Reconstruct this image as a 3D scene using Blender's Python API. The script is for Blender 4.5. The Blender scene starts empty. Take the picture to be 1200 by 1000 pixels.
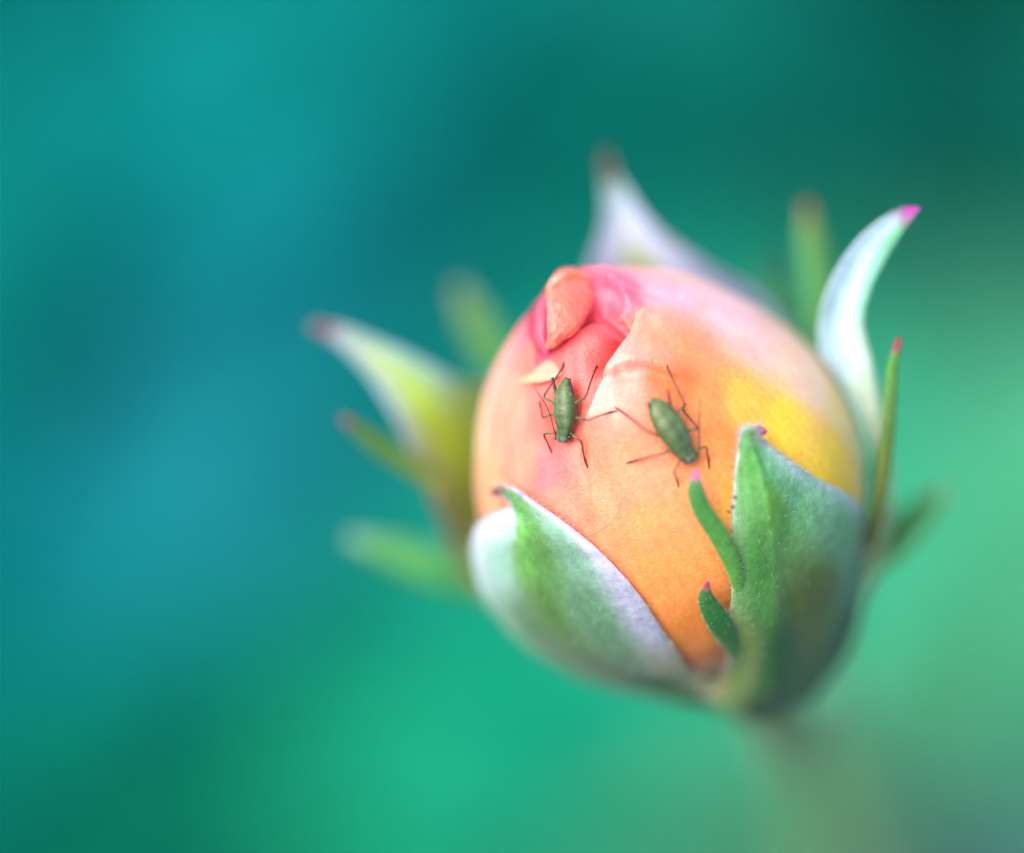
import bpy, math, random
import numpy as np
from mathutils import Vector, kdtree, noise
from mathutils.bvhtree import BVHTree
R = math.radians
random.seed(7); np.random.seed(7)
sc = bpy.context.scene
COL = sc.collection

# ------------------------------------------------------------------ camera
PITCH = 35.0                       # the macro lens looks down on the bud
O = Vector((0, 0, 0.42))           # point of focus, metres above the soil
DIST = 200.0                       # lens to focus plane, mm (1:1 macro)
PXMM = 1200 / 36.0
RT = Vector((1, 0, 0))
UP = Vector((0, math.sin(R(PITCH)), math.cos(R(PITCH))))
TW = Vector((0, -math.cos(R(PITCH)), math.sin(R(PITCH))))
cd = bpy.data.cameras.new('camera'); cam = bpy.data.objects.new('camera', cd)
COL.objects.link(cam); sc.camera = cam
cam.location = O + TW * DIST * 0.001
cam.rotation_euler = (R(90 - PITCH), 0, 0)
cd.sensor_width = 36; cd.lens = 200
cd.clip_start = 0.01; cd.clip_end = 100
cd.dof.use_dof = True; cd.dof.focus_distance = (DIST - 0.2) * 0.001
cd.dof.aperture_fstop = 8.4; cd.dof.aperture_blades = 0

# ------------------------------------------------------------------ light: bright overcast sky, soft sun
SUN_EL, SUN_AZ = 50.0, -130.0       # azimuth from +Y (behind the bud), negative = left
w = bpy.data.worlds.new('World'); sc.world = w; w.use_nodes = True
nt = w.node_tree; bg = nt.nodes['Background']
sky = nt.nodes.new('ShaderNodeTexSky'); sky.sky_type = 'NISHITA'; sky.sun_disc = False
sky.sun_elevation = R(SUN_EL); sky.sun_rotation = R(SUN_AZ)
sky.air_density = 1.0; sky.dust_density = 3.0; sky.ozone_density = 1.0
nt.links.new(sky.outputs[0], bg.inputs[0]); bg.inputs[1].default_value = 0.15
sl = bpy.data.lights.new('sun', 'SUN'); sun = bpy.data.objects.new('sun', sl); COL.objects.link(sun)
sl.energy = 1.1; sl.angle = R(50); sl.color = (1.0, 0.95, 0.88)
sd = Vector((math.sin(R(SUN_AZ)) * math.cos(R(SUN_EL)), math.cos(R(SUN_AZ)) * math.cos(R(SUN_EL)), math.sin(R(SUN_EL))))
sun.rotation_euler = sd.to_track_quat('Z', 'Y').to_euler(); sun.location = (0, 0, 2)
sc.view_settings.view_transform = 'Standard'; sc.view_settings.look = 'None'
sc.view_settings.gamma = 1; sc.view_settings.use_curve_mapping = False
sc.view_settings.exposure = 1.4
sc.render.engine = 'CYCLES'
sc.cycles.use_denoising = True
sc.cycles.use_adaptive_sampling = False
sc.cycles.max_bounces = 8

# ------------------------------------------------------------------ helpers (all shapes in view-aligned mm around O)
def P(px, py, wv):
    k = (DIST - wv) / DIST
    return Vector(((px - 600) / PXMM * k, (500 - py) / PXMM * k, wv))
def to_m(v):                       # mm -> world metres relative to O
    return (RT * v[0] + UP * v[1] + TW * v[2]) * 0.001
def from_world(d):                 # world direction -> view mm direction
    return Vector((d.dot(RT), d.dot(UP), d.dot(TW)))
def lin(c):
    c = np.asarray(c, float) / 255.0
    return np.where(c <= 0.04045, c / 12.92, ((c + 0.055) / 1.055) ** 2.4)
PG = np.array((.87, .60, .535))     # petal pigment
SG = np.array((.82, .76, .52))     # sepal pigment, outer face
IG = np.array((.82, .89, .97))     # downy inner face
def sg(c):                         # green tissue keeps little blue, white down keeps it
    l = lin(c); k = min(1, (l.max() - l.min()) / max(l.max(), 1e-4) / .6)
    return l * (SG * k + np.array((.60, .62, .80)) * (1 - k))
def shepard(pts, anc, cols, p=3.0, eps=0.05):
    pts = np.asarray(pts, float); anc = np.asarray(anc, float); cols = np.asarray(cols, float)
    out = np.zeros((len(pts), 3))
    for i in range(0, len(pts), 20000):
        d2 = ((pts[i:i+20000, None, :] - anc[None]) ** 2).sum(-1) + eps
        wt = d2 ** (-p / 2)
        out[i:i+20000] = (wt @ cols) / wt.sum(1, keepdims=True)
    return out
def cat(pts, n):                   # Catmull-Rom resample of rows of vectors
    pts = [np.asarray(p, float) for p in pts]
    q = [2 * pts[0] - pts[1]] + pts + [2 * pts[-1] - pts[-2]]
    out = []; m = len(pts) - 1
    for i in range(n):
        t = i / (n - 1) * m; k = min(int(t), m - 1); f = t - k
        a, b, c, d = q[k:k+4]
        out.append(0.5 * (2*b + (c-a)*f + (2*a-5*b+4*c-d)*f*f + (3*b-a-3*c+d)*f**3))
    return out
def sstep(a, b, x):
    t = min(1, max(0, (x - a) / (b - a))); return t * t * (3 - 2 * t)
def make(name, verts, faces, mat, parent=None, cols=None, smooth=True, root=None, kind=None):
    me = bpy.data.meshes.new(name)
    me.from_pydata([to_m(v) for v in verts], [], faces)
    if smooth: me.polygons.foreach_set('use_smooth', [True] * len(me.polygons))
    if cols is not None:
        at = me.color_attributes.new('pigment', 'FLOAT_COLOR', 'POINT')
        c = np.ones((len(verts), 4)); c[:, :3] = np.clip(cols, 0, 1)
        at.data.foreach_set('color', c.ravel())
    me.materials.append(mat); me.update()
    o = bpy.data.objects.new(name, me); COL.objects.link(o)
    if parent is not None:
        o.parent = parent
        o.location = O - root.location if parent == root else (0, 0, 0)
    else:
        o.location = O
    if kind: o['kind'] = kind
    return o
def tag(o, label, cat_, group=None):
    o['label'] = label; o['category'] = cat_
    if group: o['group'] = group

def material(name, rough=0.5, sss=0.0, sss_r=(1, .4, .2), sheen=0.0, bump=0.0, bscale=2500, spec=0.3,
             mott=0.0, mscale=900, color=None, transl=0.0, sheen_tint=(1, 1, 1), bump2=0.0, bscale2=500):
    m = bpy.data.materials.new(name); m.use_nodes = True
    n = m.node_tree.nodes; l = m.node_tree.links; b = n['Principled BSDF']
    b.inputs['Roughness'].default_value = rough
    b.inputs['Specular IOR Level'].default_value = spec
    if sss:
        b.inputs['Subsurface Weight'].default_value = sss
        b.inputs['Subsurface Radius'].default_value = sss_r
        b.inputs['Subsurface Scale'].default_value = 0.0007
    if sheen:
        b.inputs['Sheen Weight'].default_value = sheen
        b.inputs['Sheen Roughness'].default_value = 0.45
        b.inputs['Sheen Tint'].default_value = (*sheen_tint, 1)
    tc = n.new('ShaderNodeTexCoord')
    if color is None:
        a = n.new('ShaderNodeAttribute'); a.attribute_name = 'pigment'; csock = a.outputs['Color']
    else:
        a = n.new('ShaderNodeRGB'); a.outputs[0].default_value = (*color, 1); csock = a.outputs[0]
    if mott:
        nz = n.new('ShaderNodeTexNoise'); nz.inputs['Scale'].default_value = mscale; nz.inputs['Detail'].default_value = 5
        l.new(tc.outputs['Object'], nz.inputs['Vector'])
        mr = n.new('ShaderNodeMapRange'); mr.inputs['From Min'].default_value = 0.3; mr.inputs['From Max'].default_value = 0.7
        mr.inputs['To Min'].default_value = 1 - mott; mr.inputs['To Max'].default_value = 1 + mott * 0.6
        l.new(nz.outputs['Fac'], mr.inputs['Value'])
        mx = n.new('ShaderNodeVectorMath'); mx.operation = 'SCALE'
        l.new(csock, mx.inputs[0]); l.new(mr.outputs[0], mx.inputs['Scale']); csock = mx.outputs[0]
    l.new(csock, b.inputs['Base Color'])
    nrm = None
    for bs, sc_ in ((bump2, bscale2), (bump, bscale)):
        if bs:
            nz = n.new('ShaderNodeTexNoise'); nz.inputs['Scale'].default_value = sc_; nz.inputs['Detail'].default_value = 3
            l.new(tc.outputs['Object'], nz.inputs['Vector'])
            bp = n.new('ShaderNodeBump'); bp.inputs['Strength'].default_value = bs; bp.inputs['Distance'].default_value = 0.6 / sc_
            l.new(nz.outputs['Fac'], bp.inputs['Height'])
            if nrm: l.new(nrm, bp.inputs['Normal'])
            nrm = bp.outputs[0]
    if nrm: l.new(nrm, b.inputs['Normal'])
    if transl:
        tr = n.new('ShaderNodeBsdfTranslucent'); l.new(csock, tr.inputs['Color'])
        ms = n.new('ShaderNodeMixShader'); ms.inputs[0].default_value = transl
        l.new(b.outputs[0], ms.inputs[1]); l.new(tr.outputs[0], ms.inputs[2])
        l.new(ms.outputs[0], n['Material Output'].inputs['Surface'])
    return m
M_petal = material('petal_skin', 0.38, 0.22, (1, .45, .3), 0.25, 0.5, 12000, 0.5, 0.15, 7000, bump2=0.15, bscale2=3500)
M_sepal = material('downy_sepal', 0.6, 0.15, (.6, 1, .4), 0.15, 0.4, 7000, 0.25, 0.2, 3200, bump2=0.2, bscale2=1500)
M_hair = material('pale_plant_hair', 0.5, color=(.62, .68, .62), transl=0.4)
M_gland = material('dark_gland', 0.35, color=(.09, .035, .03))
M_aphid = material('aphid_cuticle', 0.3, 0.12, (.5, 1, .5), 0.1, 0.7, 12000, 0.45, 0.22, 6000)
M_eye = material('aphid_eye', 0.2, color=(.03, .008, .01), spec=0.6)
M_leaf = material('garden_leaf', 0.7, mott=0.15, mscale=120, spec=0.01, transl=0.25)
M_soil = bpy.data.materials.new('mossy_soil'); M_soil.use_nodes = True
def soil():
    n = M_soil.node_tree.nodes; l = M_soil.node_tree.links; b = n['Principled BSDF']
    b.inputs['Roughness'].default_value = 0.9
    tc = n.new('ShaderNodeTexCoord'); nz = n.new('ShaderNodeTexNoise'); nz.inputs['Scale'].default_value = 14; nz.inputs['Detail'].default_value = 8
    cr = n.new('ShaderNodeValToRGB'); cr.color_ramp.elements[0].position = .35; cr.color_ramp.elements[1].position = .65
    cr.color_ramp.elements[0].color = (.02, .028, .02, 1); cr.color_ramp.elements[1].color = (.02, .085, .05, 1)
    l.new(tc.outputs['Object'], nz.inputs['Vector']); l.new(nz.outputs['Fac'], cr.inputs[0]); l.new(cr.outputs[0], b.inputs['Base Color'])
    bp = n.new('ShaderNodeBump'); bp.inputs['Distance'].default_value = 0.01; l.new(nz.outputs['Fac'], bp.inputs['Height']); l.new(bp.outputs[0], b.inputs['Normal'])
soil()

# ------------------------------------------------------------------ ground
def ground():
    n = 60; vs = []; fs = []
    for j in range(n + 1):
        for i in range(n + 1):
            x = (i / n * 2 - 1); y = (j / n * 2 - 1)
            x = math.copysign(abs(x) ** 2.2, x) * 30; y = math.copysign(abs(y) ** 2.2, y) * 30
            vs.append((x, y, random.uniform(-.012, .004)))
    for j in range(n):
        for i in range(n):
            k = j * (n + 1) + i; fs.append((k, k + 1, k + n + 2, k + n + 1))
    me = bpy.data.meshes.new('ground'); me.from_pydata(vs, [], fs); me.materials.append(M_soil)
    o = bpy.data.objects.new('ground', me); COL.objects.link(o); o['kind'] = 'structure'
    o['label'] = 'dark mossy garden soil far below the bud'
ground()

# ------------------------------------------------------------------ bud geometry: ovoid about C with axis A
C = P(785, 565, -6.0)
A = Vector((-0.365, 0.80, 0.475)).normalized()
wh = Vector((0, 0, 1)); E1 = (wh - A * wh.dot(A)).normalized(); E2 = A.cross(E1)
CAMP = Vector((0, 0, DIST))
def rad(phi): return 6.95 + 1.75 * math.exp(-(phi / 0.46) ** 1.6)
def sph(th, phi, off=0.0):
    d = A * math.cos(phi) + (E1 * math.cos(th) + E2 * math.sin(th)) * math.sin(phi)
    return C + d * (rad(phi) + off)
def tp(p):
    q = p - C; r = q.length; z = max(-1, min(1, q.dot(A) / r)); return math.atan2(q.dot(E2), q.dot(E1)), math.acos(z), r
def hit(px, py):                   # pixel -> point on the plain ovoid
    d = (P(px, py, 0) - CAMP).normalized(); t = DIST - 12; best = None; bd = 1e9
    while t < DIST + 18:
        p = CAMP + d * t; th, ph, r = tp(p); g = r - rad(ph)
        if g < bd: bd = g; best = p
        if g < 0: break
        t += 0.05
    return best
def thph(px, py): t, f, _ = tp(hit(px, py)); return t, f

petal_anchor = [((560, 500), (255, 236, 205)), ((572, 430), (252, 212, 194)), ((600, 480), (255, 172, 150)), ((620, 540), (255, 160, 138)),
    ((640, 548), (255, 126, 138)), ((660, 600), (255, 152, 126)), ((700, 520), (255, 140, 108)), ((720, 580), (255, 158, 112)),
    ((760, 620), (255, 172, 104)), ((780, 680), (252, 176, 96)), ((820, 740), (240, 160, 66)), ((825, 775), (220, 135, 40)), ((840, 520), (255, 165, 78)),
    ((830, 470), (255, 165, 88)), ((800, 420), (255, 165, 112)), ((765, 400), (255, 165, 118)), ((870, 470), (255, 212, 78)), ((920, 500), (255, 236, 50)),
    ((975, 545), (250, 240, 30)), ((940, 440), (255, 236, 200)), ((880, 400), (255, 222, 216)), ((850, 370), (255, 216, 228)), ((780, 345), (255, 192, 216)),  # pale pinks at the upper right carry painted highlights
    ((720, 342), (255, 108, 150)), ((690, 420), (255, 102, 98)), ((660, 430), (255, 122, 114)), ((650, 500), (255, 110, 98)), ((720, 440), (255, 140, 120)),
    ((600, 410), (255, 188, 190)), ((615, 370), (250, 140, 162)), ((640, 362), (236, 88, 142)), ((990, 490), (250, 236, 140)), ((600, 600), (255, 170, 130)),
    ((700, 660), (255, 166, 116)), ((570, 580), (250, 190, 130)), ((900, 580), (252, 226, 50)), ((740, 540), (255, 160, 112)), ((640, 450), (255, 140, 130))]
PA = [np.array(hit(*a)) for a, _ in petal_anchor]; PC = [lin(c) * PG for _, c in petal_anchor]
for th in (2.2, 3.14, -2.2):
    for ph in (0.6, 1.3, 2.2): PA.append(np.array(sph(th, ph))); PC.append(lin((252, 196, 165)) * PG)
def petal_cols(verts, extra=()):
    anc = PA + [np.array(hit(*a)) for a, _ in extra]; cl = PC + [lin(c) * PG for _, c in extra]
    c = shepard(np.array([tuple(v) for v in verts]), anc, cl, 4.2, 0.08)
    k = []
    for v in verts:                # fine veins running from the base to the rim
        th, ph, _ = tp(v); x = th + .05 * math.sin(3 * ph + 5 * th)
        k.append((math.sin(47 * x) * math.sin(19 * x + 1) + .6 * math.sin(113 * x + 2 * ph)) * sstep(.35, 1.0, ph))
    k = np.array(k)[:, None]; c = c * (1 + k * np.array((.0, .05, .07)))
    b = np.array([noise.noise(v * .9) * .55 + noise.noise(v * 2.3) * .45 + max(0, noise.noise(v * 5.1) - .25) * 1.3 for v in verts])[:, None]
    return c * (1 + b * np.array((.03, .20, .26)))       # blotchy pigment and pale freckles

def noise_wave(th, ph, k):         # gentle veins and ripples of a petal
    return 0.035 * math.sin(9 * th + 2 * ph + k) * math.sin(3.1 * ph + k * 1.7) + 0.02 * math.sin(23 * th + 5 * math.sin(3 * ph) + k)

SURF = []                          # petal meshes for finding where things stand
def patch(name, uv, off, nu, nv, mat, parent, root, thick=0.22, extra=(), wrap=False):
    """uv(u,v)->(theta,phi); off(u,v,th,ph)->mm; closed shell with a rounded free edge"""
    V = []; F = []
    for j in range(nv + 1):
        for i in range(nu + 1):
            th, ph = uv(i / nu, j / nv); V.append(sph(th, ph, off(i / nu, j / nv, th, ph)))
    W = nu + 1
    for j in range(nv):
        for i in range(nu):
            k = j * W + i; F.append((k, k + 1, k + W + 1, k + W))
    n0 = len(V)
    SURF.append(([tuple(v) for v in V], list(F)))
    if thick:
        for j in range(nv + 1):
            for i in range(nu + 1):
                p = V[j * W + i]; V.append(p - (p - C).normalized() * thick)
        F += [tuple(n0 + a for a in reversed(f)) for f in F[:nu * nv]]
        rim = [i for i in range(W)] + [j * W + nu for j in range(1, nv + 1)] + [nv * W + i for i in range(nu - 1, -1, -1)] + [j * W for j in range(nv - 1, 0, -1)]
        for a, b in zip(rim, rim[1:] + rim[:1]): F.append((b, a, n0 + a, n0 + b))
    return make(name, V, F, mat, parent, petal_cols(V, extra), root=root)

def interp(xs, ys):
    z = sorted(zip(xs, ys)); xs = [a for a, _ in z]; ys = [b for _, b in z]
    return lambda x: float(np.interp(x, xs, ys))

# the rose: an Empty where its stem leaves the soil
stem_foot = Vector((0.060, 0.055, 0.0))
rose = bpy.data.objects.new('rosebud', None); COL.objects.link(rose); rose.location = stem_foot
rose.empty_display_size = 0.01
tag(rose, 'coral, orange and yellow rosebud with downy green sepals on its stem', 'flower')

# --- inner petals: the whole ovoid, sunken under the rolled tip
valley = [np.array(hit(*p)) for p in ((702, 356), (716, 368), (730, 381), (738, 392), (734, 405), (724, 425))]
crease = [np.array(hit(*p)) for p in ((690, 366), (680, 378), (668, 388), (655, 396), (640, 404))]
VAL = np.array(cat(valley, 40)); CRE = np.array(cat(crease, 40))
def core_off(u, v, th, ph):
    if ph > 1.0: return noise_wave(th, ph, 0.3)
    p = np.array(sph(th, ph)); d = ((VAL - p) ** 2).sum(1).min()
    o = -0.75 * math.exp(-d / 0.35)
    d = ((CRE - p) ** 2).sum(1).min(); o += -0.55 * math.exp(-d / 0.05)
    bulge = 0.28 * math.exp(-((p - np.array(hit_f)) ** 2).sum() / 1.6)
    return o + bulge + noise_wave(th, ph, 0.3) * sstep(0.1, 0.5, ph)
hit_f = hit(685, 415)
core = patch('inner_petals', lambda u, v: (-math.pi + 2 * math.pi * u, 0.004 + 2.95 * v), core_off, 300, 260, M_petal, rose, rose, thick=0,
      extra=[((735, 388), (242, 45, 62)), ((728, 402), (250, 62, 76)), ((740, 380), (245, 60, 85)), ((715, 425), (252, 95, 95)), ((722, 372), (250, 85, 115)), ((682, 378), (205, 28, 45)), ((665, 392), (205, 35, 60)), ((645, 404), (215, 45, 115)), ((700, 395), (255, 105, 110))])  # deep reds paint the shadow between petals into valley and crease
core['label'] = 'coral pink inner petals creased around the rolled tip'

# --- right front petal with a folded lip
eL = [thph(*p) for p in ((748, 376), (742, 396), (733, 415), (716, 440), (702, 466), (690, 495), (680, 530), (672, 600), (690, 700), (760, 775))]
thL = interp([f for _, f in eL], [t for t, _ in eL])
t0 = eL[0][0]
def uvB(u, v):
    f0 = 0.285 + 0.10 * u; ph = f0 + (2.75 - f0) * v ** 1.25; return thL(ph) + 2.9 * u ** 1.5, ph
lip_line = [np.array(hit(*p)) for p in ((738, 438), (760, 436), (785, 442), (810, 450), (835, 452))]
lip_line = [np.array(q) for q in cat(lip_line, 40)]; LIP = np.array(lip_line); lip_phi = [tp(Vector(q))[1] for q in lip_line]
def offB(u, v, th, ph):
    o = 0.05 + 0.42 * (1 - sstep(0.5, 1.0, ph)) * (1 - 0.55 * sstep(0.25, 0.6, u))
    o -= 0.20 * math.exp(-(u / 0.012) ** 2) + 0.22 * math.exp(-(v / 0.012) ** 2)                  # rounded free edges
    o -= 0.16 * math.exp(-(u / 0.10) ** 2) * sstep(0.60, 0.85, ph)                                # lower edge tucks flush
    o -= 0.3 * math.exp(-(v / 0.05) ** 2) * sstep(0.12, 0.3, u)
    if ph > 1.3: return o + noise_wave(th, ph, 0.3)
    p = np.array(sph(th, ph)); ds = ((LIP - p) ** 2).sum(1); k = int(ds.argmin()); d = math.sqrt(ds[k])
    above = ph < lip_phi[k]
    fade = 1 - sstep(0.30, 0.50, u)
    o += fade * (0.34 * math.exp(-(d / 0.8) ** 2) if above else 0.34 * math.exp(-(d / 0.09) ** 2) - 0.10 * math.exp(-((d - .28) / 0.25) ** 2))
    return o + noise_wave(th, ph, 0.3)
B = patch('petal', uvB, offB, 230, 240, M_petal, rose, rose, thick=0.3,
      extra=[((716, 436), (255, 210, 208)), ((731, 420), (255, 208, 206)), ((705, 461), (255, 198, 190)), ((728, 450), (255, 165, 142)), ((745, 425), (255, 170, 145)), ((752, 380), (255, 185, 165)), ((770, 443), (255, 128, 50)), ((795, 449), (255, 130, 50)), ((770, 425), (255, 185, 150)), ((740, 434), (255, 185, 180))])  # pale pinks paint the edge highlight, deep oranges the shade under the lip
B['label'] = 'orange front petal with a folded lip, yellow towards the right'

# --- left petal
eR = [thph(*p) for p in ((641, 352), (637, 385), (633, 412), (628, 436), (612, 470), (598, 510), (584, 560), (580, 620))]
thR = interp([f for _, f in eR], [t for t, _ in eR])
phs = [f for _, f in eR]
def uvC(u, v):
    ph = min(phs) * 0.95 + 0.25 * u + (2.7 - min(phs) - 0.25 * u) * v ** 1.3; return thR(ph) - 1.9 * u ** 1.3, ph
def offC(u, v, th, ph):
    return 0.30 * (1 - sstep(0.7, 1.2, ph)) + 0.04 - 0.2 * math.exp(-(u / 0.02) ** 2) - 0.2 * math.exp(-(v / 0.015) ** 2) - 0.42 * math.exp(-(u / 0.28) ** 2) * sstep(.25, .5, ph) + noise_wave(th, ph, 0.3)
patch('petal', uvC, offC, 90, 140, M_petal, rose, rose, thick=0.28)['label'] = 'pale pink petal wrapping the left side'

# --- back petal, its rim rolled over behind the tip
def offD(u, v, th, ph):
    return 0.16 + 0.22 * math.exp(-((v - 0.05) / 0.06) ** 2) - 0.3 * math.exp(-(v / 0.02) ** 2) - 0.5 * sstep(.35, .7, v) - 0.45 * math.exp(-(u / .09) ** 2) + noise_wave(th, ph, 0.3)
def uvD(u, v):
    th = 0.42 + 3.6 * u
    f0 = 0.20 - 0.12 * sstep(0, .3, u) + 0.15 * sstep(.6, 1, u)
    return th, f0 + (0.9 - f0) * v
patch('petal', uvD, offD, 160, 110, M_petal, rose, rose, thick=0.3)['label'] = 'pale pink back petal'

# ------------------------------------------------------------------ lofted and tubular shapes
def tube(path, ra, rb, n=60, m=14, nref=None, cap=True):
    """swept ellipse: ra across the view, rb towards nref; ra/rb are lists along the path"""
    pts = [Vector(p) for p in cat([tuple(p) for p in path], n)]
    A_ = cat([(a,) for a in ra], n); B_ = cat([(b,) for b in rb], n)
    V = []; F = []; T = []
    for i, p in enumerate(pts):
        t = (pts[min(i+1, n-1)] - pts[max(i-1, 0)]).normalized()
        nr = nref(p) if callable(nref) else (nref or Vector((0, 0, 1)))
        s = t.cross(nr)
        if s.length < 1e-4: s = t.cross(Vector((0, 1, 0.3)))
        s.normalize(); q = s.cross(t).normalized()
        for k in range(m):
            a = 2 * math.pi * k / m; V.append(p + s * math.cos(a) * max(A_[i][0], 1e-4) + q * math.sin(a) * max(B_[i][0], 1e-4)); T.append((i / (n - 1), a))
    for i in range(n - 1):
        for k in range(m):
            F.append((i*m+k, i*m+(k+1) % m, (i+1)*m+(k+1) % m, (i+1)*m+k))
    F.append(tuple(reversed(range(m)))); F.append(tuple((n-1)*m+k for k in range(m)))
    return V, F, T

# --- rolled tip of the innermost petal
tip_path = [P(642, 407, -0.75), P(650, 395, -0.45), P(661, 376, -0.55), P(667, 356, -1.0), P(669, 340, -1.7), P(668, 330, -2.4), P(666, 326, -3.1)]
V, F, T = tube(tip_path, [.08, .34, .66, .80, .76, .60, .2], [.12, .3, .42, .5, .55, .5, .2], 120, 64, (A * -0.15 + wh).normalized())
tc_ = []
V = [v + noise.noise_vector(v * 1.6) * .07 + noise.noise_vector(v * 4.5) * .045 + noise.noise_vector(v * 11) * .016 for v in V]
for (t, a), v in zip(T, V):
    c = lin((255, 142, 126)) * (1 - t) + lin((252, 118, 90)) * t
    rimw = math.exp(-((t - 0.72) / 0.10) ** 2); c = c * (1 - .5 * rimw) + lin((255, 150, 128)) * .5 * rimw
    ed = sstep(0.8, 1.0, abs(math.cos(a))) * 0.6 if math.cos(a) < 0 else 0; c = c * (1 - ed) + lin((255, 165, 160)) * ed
    tc_.append(c * PG)
nub = make('rolled_petal_tip', V, F, M_petal, rose, tc_, root=rose); nub['label'] = 'rolled coral tip of the innermost petal'
lp = [P(643, 362, -1.2), P(644, 342, -1.3), P(653, 329, -1.5), P(667, 324, -1.7), P(681, 329, -1.8), P(690, 342, -1.9), P(693, 360, -2.1)]
V, F, T = tube(lp, [.06, .16, .22, .24, .24, .2, .08], [.15, .34, .42, .45, .45, .36, .15], 50, 14)
make('rolled_rim', V, F, M_petal, nub, [(lin((252, 116, 84)) * (1 - k) + lin((255, 185, 165)) * k) * PG for k in [math.exp(-((t - .28) / .1) ** 2) for t, a in T]], root=rose)
# magenta fold left of the tip
fp = [P(650, 340, -2.6), P(640, 355, -2.1), P(636, 378, -1.4), P(636, 398, -1.1), P(641, 414, -.9)]
V, F, T = tube(fp, [.1, .25, .3, .24, .08], [.2, .4, .45, .35, .1], 40, 14)
make('petal_fold', V, F, M_petal, rose, [lin((236, 105, 150)) * PG * .8 for _ in V], root=rose)['label'] = 'narrow magenta pink petal fold'
# pale pointed petal edge
h1 = hit(607, 447)
fp = [hit(606, 447) + wh * .12, hit(620, 444) + wh * .2, hit(636, 437) + wh * .22, hit(651, 430) + wh * .05, hit(666, 420) - wh * .35]
V, F, T = tube(fp, [.02, .2, .42, .55, .5], [.02, .08, .11, .12, .1], 40, 16, lambda p: (p - C).normalized())
make('petal_edge', V, F, M_petal, rose, [(lin((255, 236, 176)) * (1 - t) + lin((255, 180, 180)) * t) * PG * .85 for t, a in T], root=rose)['label'] = 'pale cream pointed petal edge'

# ------------------------------------------------------------------ sepals
SV = [v for s in SURF for v in s[0]]; SF = []; k0 = 0
for s in SURF:
    SF += [tuple(i + k0 for i in f) for f in s[1]]; k0 += len(s[0])
BVH = BVHTree.FromPolygons(SV, SF)
def surf(px, py, off=0.0):         # where the line of sight meets the petals, lifted off along the bud's radius
    d = (P(px, py, 0) - CAMP).normalized(); h = BVH.ray_cast(CAMP, d)[0]
    if h is None: h = hit(px, py)
    return h + (h - C).normalized() * off

def Q(px, py, lift=0.0):           # the same, lifted along the line of sight
    d = (P(px, py, 0) - CAMP).normalized(); h = BVH.ray_cast(CAMP, d)[0]
    if h is None: h = hit(px, py)
    return P(px, py, h.z + lift)

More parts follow.
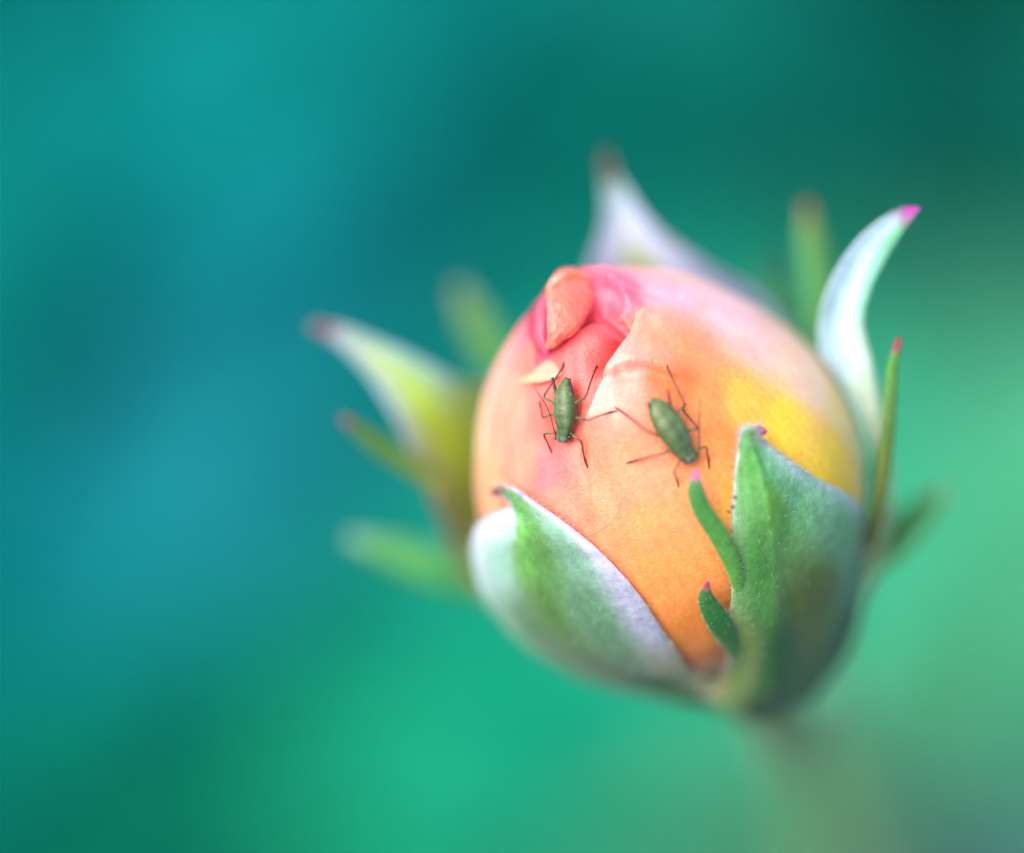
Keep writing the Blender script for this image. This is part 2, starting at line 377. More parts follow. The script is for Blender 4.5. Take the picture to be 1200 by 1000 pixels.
def sepal(rows, anchors, inner, inner_first, n=90, m=36, thick=0.22, hairs=500, hlen=.28, fold=0.25, label=None, tipcol=(165, 60, 110), tip0=.86, clear=0.30):
    L = cat([tuple(r[0]) for r in rows], n); Mi = cat([tuple(r[1]) for r in rows], n); Rr = cat([tuple(r[2]) for r in rows], n)
    G = []; TS = []
    rnd = random.random() * 9
    for i in range(n):
        a, b, c = L[i], Mi[i], Rr[i]
        for j in range(m + 1):
            s = j / m * 2 - 1
            t = i / (n - 1)
            if s < 0: q = b + (a - b) * (-s); 
            else: q = b + (c - b) * s
            # blend a parabola with a crisp midrib fold
            par = a * (s * (s - 1) / 2) + b * (1 - s * s) + c * (s * (s + 1) / 2)
            q = par * (1 - fold) + q * fold
            rip = 0.07 * math.sin(11 * t + 4 * s + rnd) * (1 - t) * abs(s)
            q = Vector(q) + wh * rip; th_, f_, r_ = tp(q); need = rad(f_) + clear + 0.12 * (1 - s * s)
            if r_ < need and t > .12: q = C + (q - C) * (need / r_)      # lies on the petals, never in them
            G.append(q); TS.append((t, s))
    W = m + 1
    N = []
    for i in range(n):
        for j in range(W):
            du = G[min(i+1, n-1) * W + j] - G[max(i-1, 0) * W + j]; dv = G[i * W + min(j+1, m)] - G[i * W + max(j-1, 0)]
            x = du.cross(dv); x = x.normalized() if x.length > 1e-9 else Vector((0, 0, 1))
            N.append(x)
    ref = sum((N[(n // 3) * W + j] for j in range(W)), Vector())
    if ref.z < 0: N = [-x for x in N]
    V = list(G); base = len(G)
    for k, (g, nn) in enumerate(zip(G, N)):
        t, s = TS[k]; V.append(g - nn * thick * (0.35 + 0.65 * (1 - s * s)) * (1 - 0.6 * t))
    F = []
    for i in range(n - 1):
        for j in range(m):
            k = i * W + j; F.append((k, k + 1, k + W + 1, k + W)); F.append(tuple(base + x for x in (k + W, k + W + 1, k + 1, k)))
    rim = [j for j in range(W)] + [i * W + m for i in range(1, n)] + [(n-1) * W + j for j in range(m - 1, -1, -1)] + [i * W for i in range(n - 2, 0, -1)]
    for a, b in zip(rim, rim[1:] + rim[:1]): F.append((b, a, base + a, base + b))
    ts = np.array([(t * 3, s) for t, s in TS])
    ca = shepard(ts, [(t * 3, s) for t, s, _ in anchors], [lin(c) * IG if inner_first else sg(c) for *_, c in anchors], 4.5, .012)
    cb = shepard(ts, [(t * 3, s) for t, s, _ in inner], [sg(c) if inner_first else lin(c) * IG for *_, c in inner], 4.5, .012)
    vein = np.array([1 + .07 * math.sin(s * 26 + 2.5 * math.sin(t * 5 + rnd)) * math.sin(s * 11 + rnd) + .10 * math.exp(-(s / .05) ** 2) for t, s in TS])[:, None]
    ca = ca * vein; cb = cb * vein
    tm = np.array([sstep(tip0 - .02, tip0 + .09, t) for t, _ in TS])[:, None]
    ca = ca * (1 - tm) + lin(tipcol) * tm; cb = cb * (1 - tm) + lin(tipcol) * tm
    o = make('sepal', V, F, M_sepal, rose, np.concatenate([ca, cb]), root=rose)
    if label: o['label'] = label
    if hairs:                      # short pale down, thickest along the margins
        HV = []; HF = []
        for _ in range(hairs):
            i = random.randint(4, n - 8)
            e = random.random() < 0.6
            j = (random.choice((0, m)) if random.random() < .6 else random.choice((1, 2, m - 1, m - 2))) if e else random.randint(0, m)
            k = i * W + j; p = G[k].lerp(G[k + W], random.random()); nn = N[k]
            out = (G[k] - G[i * W + m // 2])
            if out.length > 1e-6: out.normalize()
            d = (nn * random.uniform(.25, 1) + out * (random.uniform(.4, 1.3) if e else 0) + Vector((random.gauss(0, .4), random.gauss(0, .4), random.gauss(0, .4)))).normalized()
            l = hlen * random.uniform(.4, 1.2); r = random.uniform(.006, .011)
            s1 = d.orthogonal().normalized(); s2 = d.cross(s1); bend = Vector((random.gauss(0, .25), random.gauss(0, .25), 0)) * l
            b0 = len(HV)
            for q, rr in ((p - nn * .02, r), (p + d * l * .55, r * .8)):
                for a in (0, 2.1, 4.2): HV.append(q + (s1 * math.cos(a) + s2 * math.sin(a)) * rr)
            HV.append(p + d * l + bend)
            for a in range(3):
                b_ = (a + 1) % 3; HF.append((b0+a, b0+b_, b0+3+b_, b0+3+a)); HF.append((b0+3+a, b0+3+b_, b0+6))
        make('down', HV, HF, M_hair, o, root=rose, kind='stuff')
    return o
def lobe(parent, path, wd, th, cols, label=None, tip=(150, 50, 90), hairs=60):
    V, F, T = tube(path, wd, th, 60, 12)
    cc = cat([tuple(sg(c)) for c in cols], 60); out = []
    for (t, a) in T:
        c = np.array(cc[min(59, int(t * 59))]); k = sstep(.86, .93, t); out.append(c * (1 - k) + lin(tip) * k)
    o = make('lobe', V, F, M_sepal, parent, out, root=rose)
    if label: o['label'] = label
    if hairs:
        HV = []; HF = []
        for _ in range(hairs):
            k = random.randrange(12, len(V) - 60); p = V[k]; c = sum((V[(k // 12) * 12 + q] for q in range(12)), Vector()) / 12
            d = ((p - c).normalized() + Vector((random.gauss(0, .3), random.gauss(0, .3), random.gauss(0, .3)))).normalized(); l = random.uniform(.06, .16); s1 = d.orthogonal().normalized() * .007; s2 = d.cross(s1).normalized() * .007
            b0 = len(HV); HV += [p + s1, p - s1 * .5 + s2 * .87, p - s1 * .5 - s2 * .87, p + d * l]; HF += [(b0, b0+1, b0+3), (b0+1, b0+2, b0+3), (b0+2, b0, b0+3)]
        make('down', HV, HF, M_hair, o, root=rose, kind='stuff')
    return o
IN_W = [(0, 0, (150, 190, 150)), (.3, 0, (190, 214, 190)), (.3, -1, (215, 226, 240)), (.3, 1, (215, 226, 240)), (.7, 0, (215, 228, 235)), (.7, -1, (222, 230, 248)), (.7, 1, (222, 230, 248)), (.92, 0, (150, 185, 150))]
OUT_G = [(0, 0, (70, 130, 80)), (.4, 0, (85, 150, 85)), (.4, -1, (190, 205, 225)), (.4, 1, (190, 205, 225)), (.8, 0, (80, 150, 80)), (.8, 1, (150, 190, 165)), (.8, -1, (150, 190, 165))]

base_c = C - A * 8.3
def S(px, py, o): return surf(px, py, o)
# front left sepal
rows = [(P(778, 818, -8.8), P(818, 828, -7), P(852, 818, -6.0)),
        (P(688, 798, -7.4), P(746, 800, -5), Q(826, 790, .45)),
        (P(614, 756, -6.8), P(670, 758, -3.4), Q(788, 756, .3)),
        (P(568, 704, -6.0), P(632, 704, -2.0), Q(750, 700, .3)),
        (P(553, 650, -5.2), P(614, 648, -1.1), Q(708, 652, .3)),
        (P(560, 616, -4.2), P(610, 618, -.7), Q(672, 620, .35)),
        (Q(588, 599, .35), Q(607, 604, .85), Q(646, 601, .4)),
        (Q(599, 592, .7), Q(603, 592, .95), Q(622, 585, .5)),
        (Q(595, 583, .9), Q(598, 580, 1.05), Q(606, 573, .8)),
        (Q(590, 581, .95), Q(591, 576, 1.15), Q(593, 570, .95)),
        (Q(583, 581, 1.0), Q(582, 576, 1.2), Q(582, 570, 1.0)),
        (Q(576, 582, 1.05), Q(575, 578, 1.15), Q(575, 574, 1.05))]
anc = [(0, 0, (20, 95, 55)), (.1, 0, (75, 112, 85)), (.1, 1, (175, 170, 140)), (.1, -1, (60, 150, 130)), (.2, -1, (110, 185, 175)), (.2, -.4, (75, 130, 95)), (.25, 0, (80, 130, 75)), (.25, .5, (95, 145, 130)), (.25, 1, (185, 190, 225)),
       (.36, -1, (190, 220, 240)), (.36, -.45, (150, 205, 210)), (.36, -.05, (95, 165, 85)), (.36, .25, (85, 140, 85)), (.36, .6, (115, 165, 158)), (.36, 1, (205, 206, 245)), (.45, -1, (235, 236, 255)), (.45, -.5, (220, 232, 250)), (.45, -.22, (200, 228, 235)),
       (.44, 0, (105, 190, 90)), (.44, .2, (88, 150, 85)), (.44, .6, (125, 175, 168)), (.44, 1, (212, 208, 248)), (.52, -.6, (240, 238, 255)), (.52, -.2, (215, 230, 240)), (.54, 0, (92, 175, 82)), (.54, .3, (85, 150, 85)), (.54, .65, (135, 180, 170)), (.54, 1, (222, 212, 246)),
       (.62, 0, (80, 160, 75)), (.62, .5, (95, 155, 100)), (.62, 1, (218, 210, 238)), (.7, 0, (75, 150, 70)), (.7, 1, (205, 205, 220)), (.7, -1, (110, 170, 100)), (.78, 0, (78, 145, 68))]
s1 = sepal(rows, anc, IN_W, False, hairs=700, hlen=.26, label='green front sepal with white downy margins and hooked red tip', tipcol=(105, 12, 40), tip0=.79, fold=.65)
# front right sepal
rows = [(P(828, 818, -6.0), P(888, 846, -7.0), P(955, 818, -9.2)),
        (Q(844, 785, .5), P(905, 802, -4.2), P(996, 762, -8.6)),
        (Q(855, 722, .4), P(913, 740, -1.6), P(1012, 700, -7.2)),
        (Q(858, 655, .4), P(910, 675, -.3), P(1012, 640, -5.8)),
        (Q(858, 605, .45), Q(903, 612, 1.0), Q(1003, 592, .5)),
        (Q(860, 565, .5), Q(896, 570, 1.0), Q(950, 556, .5)),
        (Q(863, 535, .6), Q(886, 535, .95), Q(914, 532, .6)),
        (Q(866, 513, .75), Q(879, 514, 1.0), Q(894, 517, .8)),
        (Q(870, 501, .95), Q(882, 506, 1.15), Q(892, 513, .95)),
        (Q(890, 499, 1.1), Q(891, 505, 1.2), Q(892, 511, 1.1)),
        (Q(898, 503, 1.15), Q(899, 506, 1.2), Q(898, 509, 1.15))]
anc = [(0, 0, (12, 75, 48)), (.3, -.85, (95, 160, 95)), (.45, -.82, (85, 160, 88)), (.55, -.82, (78, 158, 80)), (.65, -.78, (78, 155, 80)),  (.12, -1, (180, 175, 140)), (.12, -.6, (120, 150, 100)), (.12, 0, (35, 105, 60)), (.12, 1, (20, 95, 70)), (.3, -1, (150, 195, 150)), (.3, -.4, (80, 150, 85)), (.25, .4, (100, 120, 65)), (.3, 1, (85, 150, 135)),  # darkest greens at the base: shade of the underside put into the colour
       (.45, -1, (205, 220, 205)), (.45, -.3, (90, 160, 95)), (.45, .12, (100, 170, 75)), (.45, .4, (112, 185, 150)), (.45, .65, (130, 195, 175)), (.45, 1, (175, 208, 220)), (.35, .7, (105, 170, 145)), (.58, -1, (215, 228, 215)), (.58, -.4, (80, 160, 80)), (.58, .1, (80, 160, 95)), (.56, .3, (120, 195, 160)),
       (.58, .6, (145, 208, 190)), (.52, .8, (165, 212, 205)), (.58, 1, (212, 220, 248)), (.7, 0, (75, 155, 80)), (.7, 1, (215, 222, 248)), (.7, -1, (215, 222, 235)), (.85, 0, (85, 150, 95)), (.85, 1, (215, 220, 240))]
s2 = sepal(rows, anc, IN_W, False, hairs=900, hlen=.24, label='broad green front sepal with two side lobes and hooked purple tip', tipcol=(165, 55, 125), tip0=.84, fold=.7)
lobe(s2, [Q(866, 716, .5), Q(863, 676, .6), Q(846, 634, .8), Q(823, 598, .85), Q(815, 574, .9), Q(816, 551, 1.0)], [.05, .26, .34, .33, .28, .09], [.05, .14, .13, .12, .11, .06], [(100, 168, 95), (92, 162, 85), (70, 140, 72), (66, 135, 75), (80, 135, 80)], 'slender curved lobe with pink tip', (180, 95, 140), 220)
lobe(s2, [Q(862, 792, .5), Q(858, 758, .6), Q(843, 730, .8), Q(828, 703, .85), Q(829, 681, 1.0)], [.05, .30, .44, .30, .05], [.05, .14, .14, .12, .05], [(85, 150, 85), (55, 135, 70), (50, 125, 70), (70, 120, 75)], 'short pointed lobe with red tip', (165, 65, 95), 160)
# right sepal, white inner face
rows = [(P(940, 770, -12), P(965, 770, -12), P(985, 760, -11.5)), (P(985, 660, -8), P(1005, 660, -7.5), P(1035, 650, -8.5)), (P(990, 560, -6.5), P(1015, 560, -6.2), P(1045, 555, -6.5)), (P(980, 490, -5.2), P(1004, 490, -5.4), P(1032, 490, -5.2)), (P(962, 420, -4.2), P(990, 420, -4.6), P(1020, 425, -4.2)),
        (P(962, 368, -3.6), P(985, 370, -4.1), P(1010, 378, -3.8)), (P(978, 322, -3.0), P(998, 328, -3.5), P(1018, 340, -3.3)), (P(1005, 282, -2.6), P(1018, 292, -3), P(1036, 304, -3)), (P(1035, 256, -2.3), P(1043, 265, -2.6), P(1054, 276, -2.6)), (P(1060, 244, -2.2), P(1063, 249, -2.3), P(1068, 255, -2.3)), (P(1075, 243, -2.1), P(1076, 244, -2.1), P(1077, 246, -2.1))]
inn = [(0, 0, (150, 150, 60)), (.2, 0, (170, 170, 90)), (.3, 0, (200, 205, 150)), (.4, -1, (195, 215, 215)), (.4, 0, (205, 222, 215)), (.5, 0, (205, 228, 225)), (.6, 0, (205, 230, 235)), (.7, -1, (220, 235, 245)), (.7, 1, (130, 200, 160)), (.8, -.5, (205, 230, 235)), (.8, 1, (95, 175, 120)), (.88, 1, (95, 165, 100)), (.88, -1, (190, 220, 215))]
s3 = sepal(rows, inn, OUT_G, True, hairs=350, hlen=.22, label='upright right sepal showing its white inner face, tip magenta', tipcol=(172, 55, 155), tip0=.82)
lobe(s3, [P(1020, 640, -6), P(1031, 590, -3.8), P(1039, 520, -2.4), P(1043, 465, -2), P(1046, 428, -2), P(1054, 396, -2)], [.22, .25, .26, .24, .18, .08], [.15, .16, .15, .14, .11, .06], [(110, 130, 65), (105, 125, 70), (85, 128, 70), (78, 138, 62), (80, 130, 55)], 'thin upright lobe with dark red tip', (150, 30, 65))
lobe(s3, [P(1005, 665, -9), P(1045, 632, -10), P(1080, 600, -10.5), P(1108, 572, -11)], [.6, .7, .5, .15], [.2, .25, .2, .1], [(75, 135, 75), (75, 140, 80), (80, 150, 90), (110, 150, 100)], None, (130, 140, 100), 0)
lobe(s3, [P(985, 470, -11), P(968, 400, -11), P(957, 330, -11), P(950, 275, -11), P(946, 238, -11)], [.4, .55, .5, .42, .15], [.2, .22, .2, .18, .1], [(70, 150, 90), (75, 150, 90), (80, 150, 90), (90, 145, 85), (110, 110, 70)], None, (125, 85, 65), 0)
lobe(s3, [P(945, 440, -14), P(925, 390, -15), P(910, 345, -15.5), P(900, 310, -16)], [.5, .6, .45, .12], [.2, .2, .2, .1], [(50, 135, 85), (50, 130, 85), (55, 125, 80), (70, 110, 75)], None, (80, 110, 75), 0)
# back sepal
rows = [(P(760, 640, -17), P(820, 640, -19), P(890, 640, -17.5)), (P(700, 480, -15), P(790, 470, -17), P(930, 470, -15)), (P(680, 390, -12.5), P(775, 380, -14.5), P(925, 400, -12.5)), (P(682, 345, -11), P(765, 335, -12.2), P(890, 350, -11)), (P(692, 315, -10.3), P(752, 305, -11.2), P(830, 315, -10.3)), (P(703, 285, -10), P(737, 275, -10.6), P(778, 278, -10)), (P(710, 255, -9.8), P(728, 249, -10.2), P(750, 248, -9.8)), (P(708, 222, -9.6), P(719, 219, -9.8), P(731, 218, -9.6)), (P(705, 198, -9.5), P(712, 196, -9.5), P(719, 195, -9.5)), (P(707, 176, -9.4), P(710, 175, -9.4), P(713, 174, -9.4))]
inn = [(0, 0, (160, 175, 90)), (.3, 0, (200, 205, 160)), (.38, -1, (195, 205, 245)), (.4, 1, (165, 195, 240)), (.38, .5, (215, 212, 240)), (.43, -.08, (175, 190, 90)), (.5, .4, (222, 218, 240)), (.5, -.5, (225, 222, 242)), (.55, 1, (190, 208, 240)), (.65, 0, (215, 218, 225)), (.72, 0, (165, 195, 190)), (.8, 0, (120, 150, 110)), (.9, 0, (90, 80, 60))]
s4 = sepal(rows, inn, OUT_G, True, hairs=250, label='back sepal with broad lavender white inner face and dark pointed tip', tipcol=(75, 45, 50), tip0=.78)
# left sepal
rows = [(P(690, 760, -14), P(700, 740, -15), P(720, 690, -16)), (P(560, 690, -12), P(590, 640, -13.5), P(640, 560, -15)), (P(515, 600, -10), P(550, 550, -11.5), P(600, 450, -13)), (P(490, 545, -9), P(518, 510, -10.3), P(560, 455, -11)), (P(468, 495, -8.6), P(490, 472, -9.5), P(525, 440, -9.5)), (P(440, 450, -8.5), P(458, 437, -9), P(484, 418, -8.8)), (P(412, 418, -8.4), P(424, 409, -8.7), P(440, 398, -8.5)), (P(388, 398, -8.3), P(394, 391, -8.4), P(402, 383, -8.3)), (P(370, 390, -8.2), P(372, 384, -8.3), P(375, 378, -8.2)), (P(362, 384, -8.2), P(363, 382, -8.2), P(364, 380, -8.2))]
inn = [(0, 0, (150, 140, 50)), (.15, 0, (170, 170, 40)), (.3, -1, (155, 150, 80)), (.3, 0, (175, 195, 45)), (.3, 1, (165, 195, 70)), (.42, 0, (178, 205, 60)), (.42, -1, (185, 200, 180)), (.5, .5, (160, 195, 110)), (.5, -1, (170, 205, 205)), (.5, 1, (150, 195, 190)), (.6, 0, (185, 200, 125)), (.6, 1, (150, 190, 190)), (.6, -1, (150, 185, 170)), (.7, 0, (180, 190, 160)), (.7, -1, (155, 175, 185)), (.8, 0, (165, 165, 185)), (.88, 0, (140, 75, 110))]
s5 = sepal(rows, inn, OUT_G, True, hairs=250, label='left sepal showing yellow green inner face, tapering to a purple tip', tipcol=(110, 35, 65), tip0=.76)
lobe(s5, [P(520, 580, -8), P(490, 552, -7.6), P(455, 530, -7.2), P(425, 508, -7), P(399, 489, -6.9)], [.3, .38, .40, .32, .08], [.2, .2, .18, .16, .06], [(125, 130, 72), (95, 130, 68), (68, 120, 56), (62, 108, 50), (70, 85, 42)], 'narrow green side lobe with brown tip', (110, 45, 45), 0)
lobe(s5, [P(570, 690, -13), P(520, 668, -12.5), P(465, 648, -12.5), P(408, 630, -12.5)], [.5, .75, .65, .25], [.2, .25, .2, .12], [(60, 150, 95), (65, 150, 95), (70, 150, 95), (90, 150, 110)], None, (95, 145, 115), 0)
lobe(s5, [P(600, 450, -15), P(575, 405, -15), P(555, 370, -15), P(537, 335, -15)], [.55, .65, .6, .25], [.2, .22, .2, .1], [(85, 150, 85), (80, 145, 85), (85, 140, 85), (100, 120, 90)], None, (105, 115, 95), 0)

# glands: tiny dark dots on the margin of the front right sepal
def gland(px, py, r):
    c = Q(px, py, .55); V = []; F = []; m = 10; n = 7
    for i in range(n + 1):
        f = math.pi * i / n
        for k in range(m):
            a = 2 * math.pi * k / m; V.append(c + Vector((math.sin(f) * math.cos(a), math.sin(f) * math.sin(a), math.cos(f))) * r)
    for i in range(n):
        for k in range(m): F.append((i*m+k, (i+1)*m+k, (i+1)*m+(k+1) % m, i*m+(k+1) % m))
    make('gland', V, F, M_gland, s2, root=rose)
for g in ((861, 583, .055), (858, 594, .06), (854, 600, .055), (851, 655, .05), (857, 622, .035)): gland(*g)

# receptacle and stem
down = from_world(Vector((0, 0, -1)))
rp = [C - A * 5.6, C - A * 6.4, C - A * 7.1, C - A * 8.0, C - A * 9.0, C - A * 10.4]
V, F, T = tube(rp, [3.2, 4.0, 3.8, 3.0, 2.0, 1.3], [3.2, 4.0, 3.8, 3.0, 2.0, 1.3], 60, 40, Vector((1, 0, .1)))
make('receptacle', V, F, M_sepal, rose, [lin((62, 118, 70)) * (1 - t) + lin((85, 125, 70)) * t for t, a in T], root=rose)['label'] = 'dark green swollen base of the bud'
def w2v(p): return from_world((p - O)) * 1000
a0 = C - A * 9.6; a1 = P(928, 868, -23); a2 = P(990, 972, -62)
foot = w2v(stem_foot + Vector((0, 0, -.005)))
path = [a0, a1, a2, a2.lerp(foot, .22) + Vector((4, 0, 0)), a2.lerp(foot, .5) + Vector((6, 0, 0)), a2.lerp(foot, .8) + Vector((2, 0, 0)), foot]
V, F, T = tube(path, [1.35, 1.3, 1.35, 1.5, 1.8, 2.2, 2.6], [1.35, 1.3, 1.35, 1.5, 1.8, 2.2, 2.6], 120, 16, Vector((1, 0, .1)))
make('stem', V, F, M_sepal, rose, [lin((112, 152, 95)) for _ in V], root=rose)

# ------------------------------------------------------------------ aphids
def Z(x, y): return 600 + x / 4.615, 400 + y / 4.615       # enlarged-crop pixel -> photo pixel
def merge(parts):
    V = []; F = []; Cc = []
    for v, f, c in parts:
        b = len(V); V += v; F += [tuple(i + b for i in q) for q in f]; Cc += c
    return V, F, Cc
def aphid(label, spine, legs, ants, siph, eyes, width):
    parts = []
    rn = lambda p: (p - C).normalized()
    pts = [Q(*Z(x, y), off) for x, y, off, _, _ in spine]
    V, F, T = tube(pts, [r * width for *_, r, h in spine], [h * width for *_, r, h in spine], 120, 40, rn)
    V2 = []; cols = []
    for (t, a), v in zip(T, V):
        i = int(round(t * 119)); c = sum((V[i * 40 + k] for k in range(0, 40, 4)), Vector()) / 10
        seg = 1 - 0.025 * math.exp(-((((t * 9) % 1) - .5) / .16) ** 2) * sstep(.05, .2, t) + .02 * math.sin(a * 6 + t * 40) * max(0, -math.sin(a) + .6)
        V2.append(c + (v - c) * seg)
        g = lin((132, 150, 74)) * (1 - t) + lin((104, 132, 88)) * t
        k = sstep(.68, .95, t); g = g * (1 - k) + lin((120, 142, 150)) * k
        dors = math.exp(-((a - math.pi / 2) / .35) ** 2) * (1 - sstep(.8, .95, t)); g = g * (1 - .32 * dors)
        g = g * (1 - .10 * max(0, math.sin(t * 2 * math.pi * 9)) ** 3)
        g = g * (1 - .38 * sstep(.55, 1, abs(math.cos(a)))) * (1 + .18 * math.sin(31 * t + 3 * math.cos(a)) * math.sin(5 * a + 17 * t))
        cols.append(g * np.array((.52, .56, .62)))
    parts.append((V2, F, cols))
    pale, dark, leg = lin((112, 100, 55)), lin((22, 10, 10)), lin((70, 40, 28))
    for L in legs:                 # hip, knee, ankle, claw: (x, y, height above petal)
        q = [Q(*Z(x, y), h) for x, y, h in L]
        q = [q[0], q[0].lerp(q[1], .5) + rn(q[1]) * .05, q[1], q[1].lerp(q[2], .5), q[2], q[3]]
        V, F, T = tube(q, [.05, .055, .042, .036, .036, .026], [.05, .055, .042, .036, .036, .026], 60, 8, rn)
        cc = []
        for t, a in T:
            c = pale * (1 - sstep(.1, .5, t)) + leg * sstep(.1, .5, t); k = max(sstep(.62, .85, t), .75 * math.exp(-((t - .4) / .05) ** 2)); cc.append((c * (1 - k) + dark * k))
        parts.append((V, F, cc))
    for L in ants:
        q = [Q(*Z(x, y), h) for x, y, h in L]
        V, F, T = tube(q, [.034] + [.027] * (len(q) - 2) + [.016], [.034] + [.027] * (len(q) - 2) + [.016], 70, 7, rn)
        parts.append((V, F, [leg * .8 * (1 - sstep(.2, .9, t)) + dark * sstep(.2, .9, t) for t, a in T]))
    for L in siph:
        q = [Q(*Z(x, y), h) for x, y, h in L]; q = [q[0], q[0].lerp(q[1], .5), q[1]]
        V, F, T = tube(q, [.075, .058, .05], [.075, .058, .05], 30, 10, rn)
        parts.append((V, F, [lin((70, 90, 50)) * (1 - sstep(0, .35, t)) * .7 + dark * 1.3 * sstep(0, .35, t) for t, a in T]))
    V, F, Cc = merge(parts)
    # fuse into one continuous skin (voxel remesh in mm), carry the pigment over
    me = bpy.data.meshes.new('tmp'); me.from_pydata([tuple(v) for v in V], [], F); me.update()
    to = bpy.data.objects.new('tmp', me); COL.objects.link(to)
    md = to.modifiers.new('r', 'REMESH'); md.mode = 'VOXEL'; md.voxel_size = 0.0125; md.use_smooth_shade = True
    dg = bpy.context.evaluated_depsgraph_get(); ev = to.evaluated_get(dg); rm = ev.to_mesh()
    RV = [v.co.copy() for v in rm.vertices]; RF = [tuple(p.vertices) for p in rm.polygons]; ev.to_mesh_clear()
    bpy.data.objects.remove(to); bpy.data.meshes.remove(me)
    kd = kdtree.KDTree(len(V))
    for i, v in enumerate(V): kd.insert(v, i)
    kd.balance()
    RC = [Cc[kd.find(v)[1]] for v in RV]
    root = bpy.data.objects.new('aphid', None); COL.objects.link(root); root.empty_display_size = .001
    root.location = O + to_m(Q(*Z(*spine[4][:2]), 0))
    tag(root, label, 'aphid', 'aphids feeding on the petals')
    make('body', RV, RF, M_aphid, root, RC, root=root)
    for x, y, h, r in eyes:
        c = Q(*Z(x, y), h); V = []; F = []; m = 14; n = 10
        for i in range(n + 1):
            f = math.pi * i / n
            for k in range(m):
                a = 2 * math.pi * k / m; V.append(c + Vector((math.sin(f) * math.cos(a), math.sin(f) * math.sin(a), math.cos(f))) * r)
        for i in range(n):
            for k in range(m): F.append((i*m+k, (i+1)*m+k, (i+1)*m+(k+1) % m, i*m+(k+1) % m))
        make('eye', V, F, M_eye, root, root=root)
    return root
# spine: x, y, height, half width, half height (tail -> head)
aphid('slender upright green aphid on the coral petal beside the cream petal edge',
      [(291, 192, .50, .03, .03), (291, 212, .52, .14, .12), (288, 245, .52, .27, .24), (286, 300, .52, .39, .34), (287, 360, .50, .43, .38), (286, 420, .46, .40, .35), (282, 470, .40, .31, .27), (278, 505, .35, .25, .22), (275, 530, .32, .25, .21), (274, 543, .30, .20, .15), (274, 549, .29, .05, .05)],
      [[(235, 345, .42), (174, 298, .75), (270, 145, .12), (279, 113, .02)], [(228, 395, .35), (168, 412, .45), (148, 335, .12), (158, 322, .03)], [(245, 490, .28), (174, 506, .55), (208, 588, .08), (217, 606, .02)],
       [(335, 345, .42), (396, 303, .70), (452, 148, .10), (463, 130, .02)], [(340, 415, .35), (410, 426, .60), (528, 386, .08), (570, 376, .02)], [(310, 490, .28), (374, 545, .50), (396, 650, .08), (410, 686, .02)]],
      [[(240, 518, .38), (222, 462, .6), (206, 398, .7), (184, 345, .7), (155, 302, .65), (120, 252, .6)], [(312, 522, .36), (338, 480, .55), (356, 425, .6), (370, 370, .6), (376, 325, .55)]],
      [[(240, 290, .62), (218, 196, .80)], [(322, 295, .68), (310, 200, .74)]],
      [(240, 524, .44, .075), (312, 520, .44, .075)], 1.0)
aphid('broader slanted green aphid on the orange petal beside the pink-tipped sepal lobe',
      [(748, 307, .58, .03, .03), (762, 325, .58, .19, .15), (790, 365, .58, .36, .30), (828, 425, .56, .46, .40), (865, 480, .54, .47, .42), (902, 540, .48, .41, .36), (930, 585, .42, .31, .27), (950, 613, .36, .27, .23), (964, 634, .33, .26, .22), (972, 647, .31, .21, .16), (976, 653, .30, .05, .05)],
      [[(885, 400, .45), (932, 336, .75), (850, 165, .12), (836, 126, .02)], [(945, 490, .38), (1003, 470, .55), (926, 372, .15), (938, 338, .04)], [(965, 590, .30), (1050, 574, .50), (1062, 640, .08), (1066, 690, .02)],
       [(840, 535, .45), (735, 488, .75), (585, 375, .12), (556, 358, .02)], [(885, 585, .35), (790, 615, .50), (650, 650, .08), (618, 661, .02)], [(920, 615, .30), (878, 705, .45), (892, 755, .08), (902, 790, .02)]],
      [[(992, 630, .40), (1010, 600, .55), (1010, 500, .7), (1013, 400, .8), (1018, 298, .85)], [(950, 655, .36), (915, 640, .45), (870, 605, .4), (815, 570, .35)]],
      [[(862, 385, .78), (843, 258, .95)], [(782, 425, .66), (734, 333, .80)]],
      [(932, 640, .48, .08), (996, 612, .46, .075)], 1.1)

# a stray fibre caught on the petal
q = [surf(678, 630, .05), surf(695, 624, .08), surf(710, 615, .07), surf(722, 602, .09), surf(726, 590, .06), surf(735, 575, .05)]
V, F, T = tube(q, [.008] * 6, [.008] * 6, 50, 6)
M_fib = material('pale_fibre', 0.5, color=(.85, .5, .36), transl=.3)
fb = make('fibre', V, F, M_fib); tag(fb, 'fine pale curled fibre lying on the orange petal', 'fibre')
q = [P(968, 657, -3.6), P(980, 648, -3.5), P(992, 642, -3.6), P(1002, 640, -3.9)]

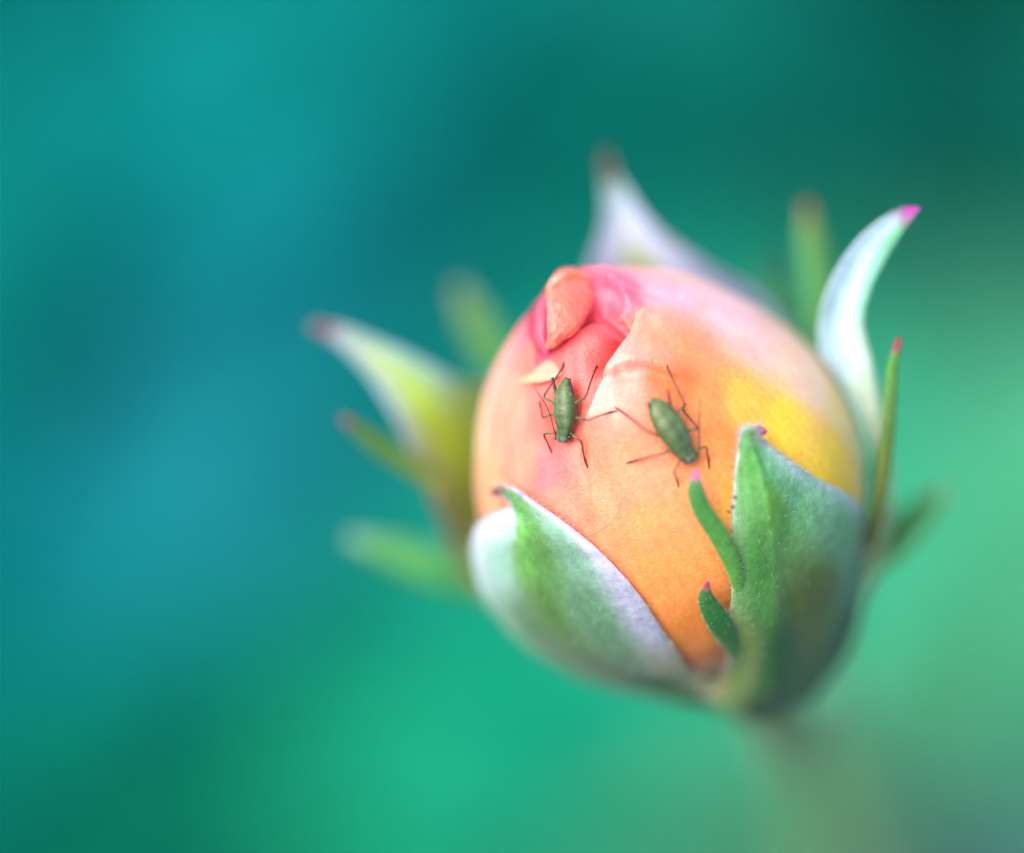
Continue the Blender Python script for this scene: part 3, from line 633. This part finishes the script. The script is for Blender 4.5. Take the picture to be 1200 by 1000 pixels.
# ------------------------------------------------------------------ garden foliage far behind (nobody could count it)
zone = [((1320, -20), (0, 74, 68)), ((1280, 220), (8, 108, 96)), ((420, 420), (26, 130, 146)), ((200, 360), (18, 132, 144)), ((480, 600), (22, 132, 132)), ((-150, -100), (0, 120, 120)), ((60, 60), (12, 132, 134)), ((250, 150), (22, 136, 150)), ((30, 270), (0, 128, 122)), ((330, 260), (24, 136, 154)), ((100, 450), (16, 130, 150)), ((300, 560), (34, 128, 148)), ((30, 640), (10, 125, 140)),
    ((500, 80), (4, 125, 128)), ((700, 120), (0, 108, 102)), ((900, 60), (0, 84, 78)), ((1150, 60), (0, 74, 68)), ((1000, 180), (10, 105, 98)), ((1180, 230), (15, 112, 98)), ((1100, 420), (112, 196, 164)), ((1180, 540), (104, 188, 150)),
    ((1110, 600), (98, 184, 142)), ((1190, 760), (40, 148, 82)), ((1060, 760), (75, 152, 112)), ((1180, 950), (108, 122, 155)), ((1060, 980), (108, 118, 130)), ((950, 900), (112, 140, 105)), ((750, 920), (42, 164, 120)), ((600, 900), (38, 154, 120)), ((560, 780), (20, 138, 112)),
    ((420, 800), (0, 118, 92)), ((200, 860), (0, 112, 80)), ((60, 960), (0, 118, 100)), ((60, 780), (0, 130, 120)), ((300, 720), (12, 140, 130)), ((400, 960), (10, 145, 105)), ((1350, 500), (50, 150, 110)), ((600, 500), (20, 140, 130)), ((900, 500), (40, 160, 130)), ((800, 250), (15, 120, 118))]
BGK = 0.81
def foliage():
    V = []; F = []; Cc = []
    az = [(x, y) for (x, y), _ in zone]; ac = [lin(c) for _, c in zone]
    upv = from_world(Vector((0, 0, 1)))
    def leaf(p, nrm, tdir, ln, wd, col):
        t = (tdir - nrm * tdir.dot(nrm)).normalized(); s = nrm.cross(t); b = len(V); n = 6
        prof = [.06, .62, .95, 1, .72, .36, .03]
        for i in range(n + 1):
            x = i / n - .5; sag = -abs(x) ** 2 * .6 * ln
            for e in (-1, 0, 1): V.append(p + t * x * ln + s * e * prof[i] * wd * .5 + nrm * (sag + abs(e) * prof[i] * wd * .13)); Cc.append(col)
        for i in range(n):
            for e in range(2): k = b + i * 3 + e; F.append((k, k + 1, k + 4, k + 3))
    spots = []
    for wv, step in ((-150, 150), (-175, 130), (-205, 130), (-240, 120), (-280, 110)):
        y = -450
        while y < 1450:
            x = -500
            while x < 1700:
                spots.append((x + random.uniform(-.5, .5) * step, y + random.uniform(-.5, .5) * step, wv + random.uniform(-14, 14))); x += step
            y += step
    cols = shepard([(x / 100, y / 100) for x, y, _ in spots], [(x / 100, y / 100) for x, y in az], ac, 3.5, .15)
    for (x, y, wv), c in zip(spots, cols):
        p = P(x, y, wv); j = lambda s: random.gauss(0, s)
        nrm = (Vector((0, 0, 1)) * .9 + upv * .55 + Vector((j(.22), j(.22), j(.22)))).normalized()
        td = Vector((j(1), j(1) + .3, j(.5)))
        c = np.clip(c * BGK * random.uniform(.85, 1.15) * np.array((.8, 1.03, .9)), .002, .8)
        leaf(p, nrm, td, random.uniform(22, 34), random.uniform(14, 20), c)
    # stems carrying the leaves down to the soil
    for k in range(26):
        p = P(random.uniform(-400, 1600), random.uniform(-300, 1200), random.uniform(-285, -215)); wp = O + to_m(p)
        ft = w2v(Vector((wp.x + random.gauss(0, .02), wp.y + random.uniform(.0, .03), -.01)))
        v, f, _ = tube([p, p.lerp(ft, .4) + Vector((random.gauss(0, 4), 0, 0)), ft], [.7, 1.2, 1.8], [.7, 1.2, 1.8], 12, 6, Vector((1, 0, .2)))
        b = len(V); V.extend(v); F.extend(tuple(i + b for i in q) for q in f); Cc.extend([lin((60, 90, 60))] * len(v))
    o = make('garden_foliage', V, F, M_leaf, None, np.array(Cc), kind='stuff')
    o['label'] = 'soft blurred mass of blue-green garden leaves far behind the rosebud'
foliage()
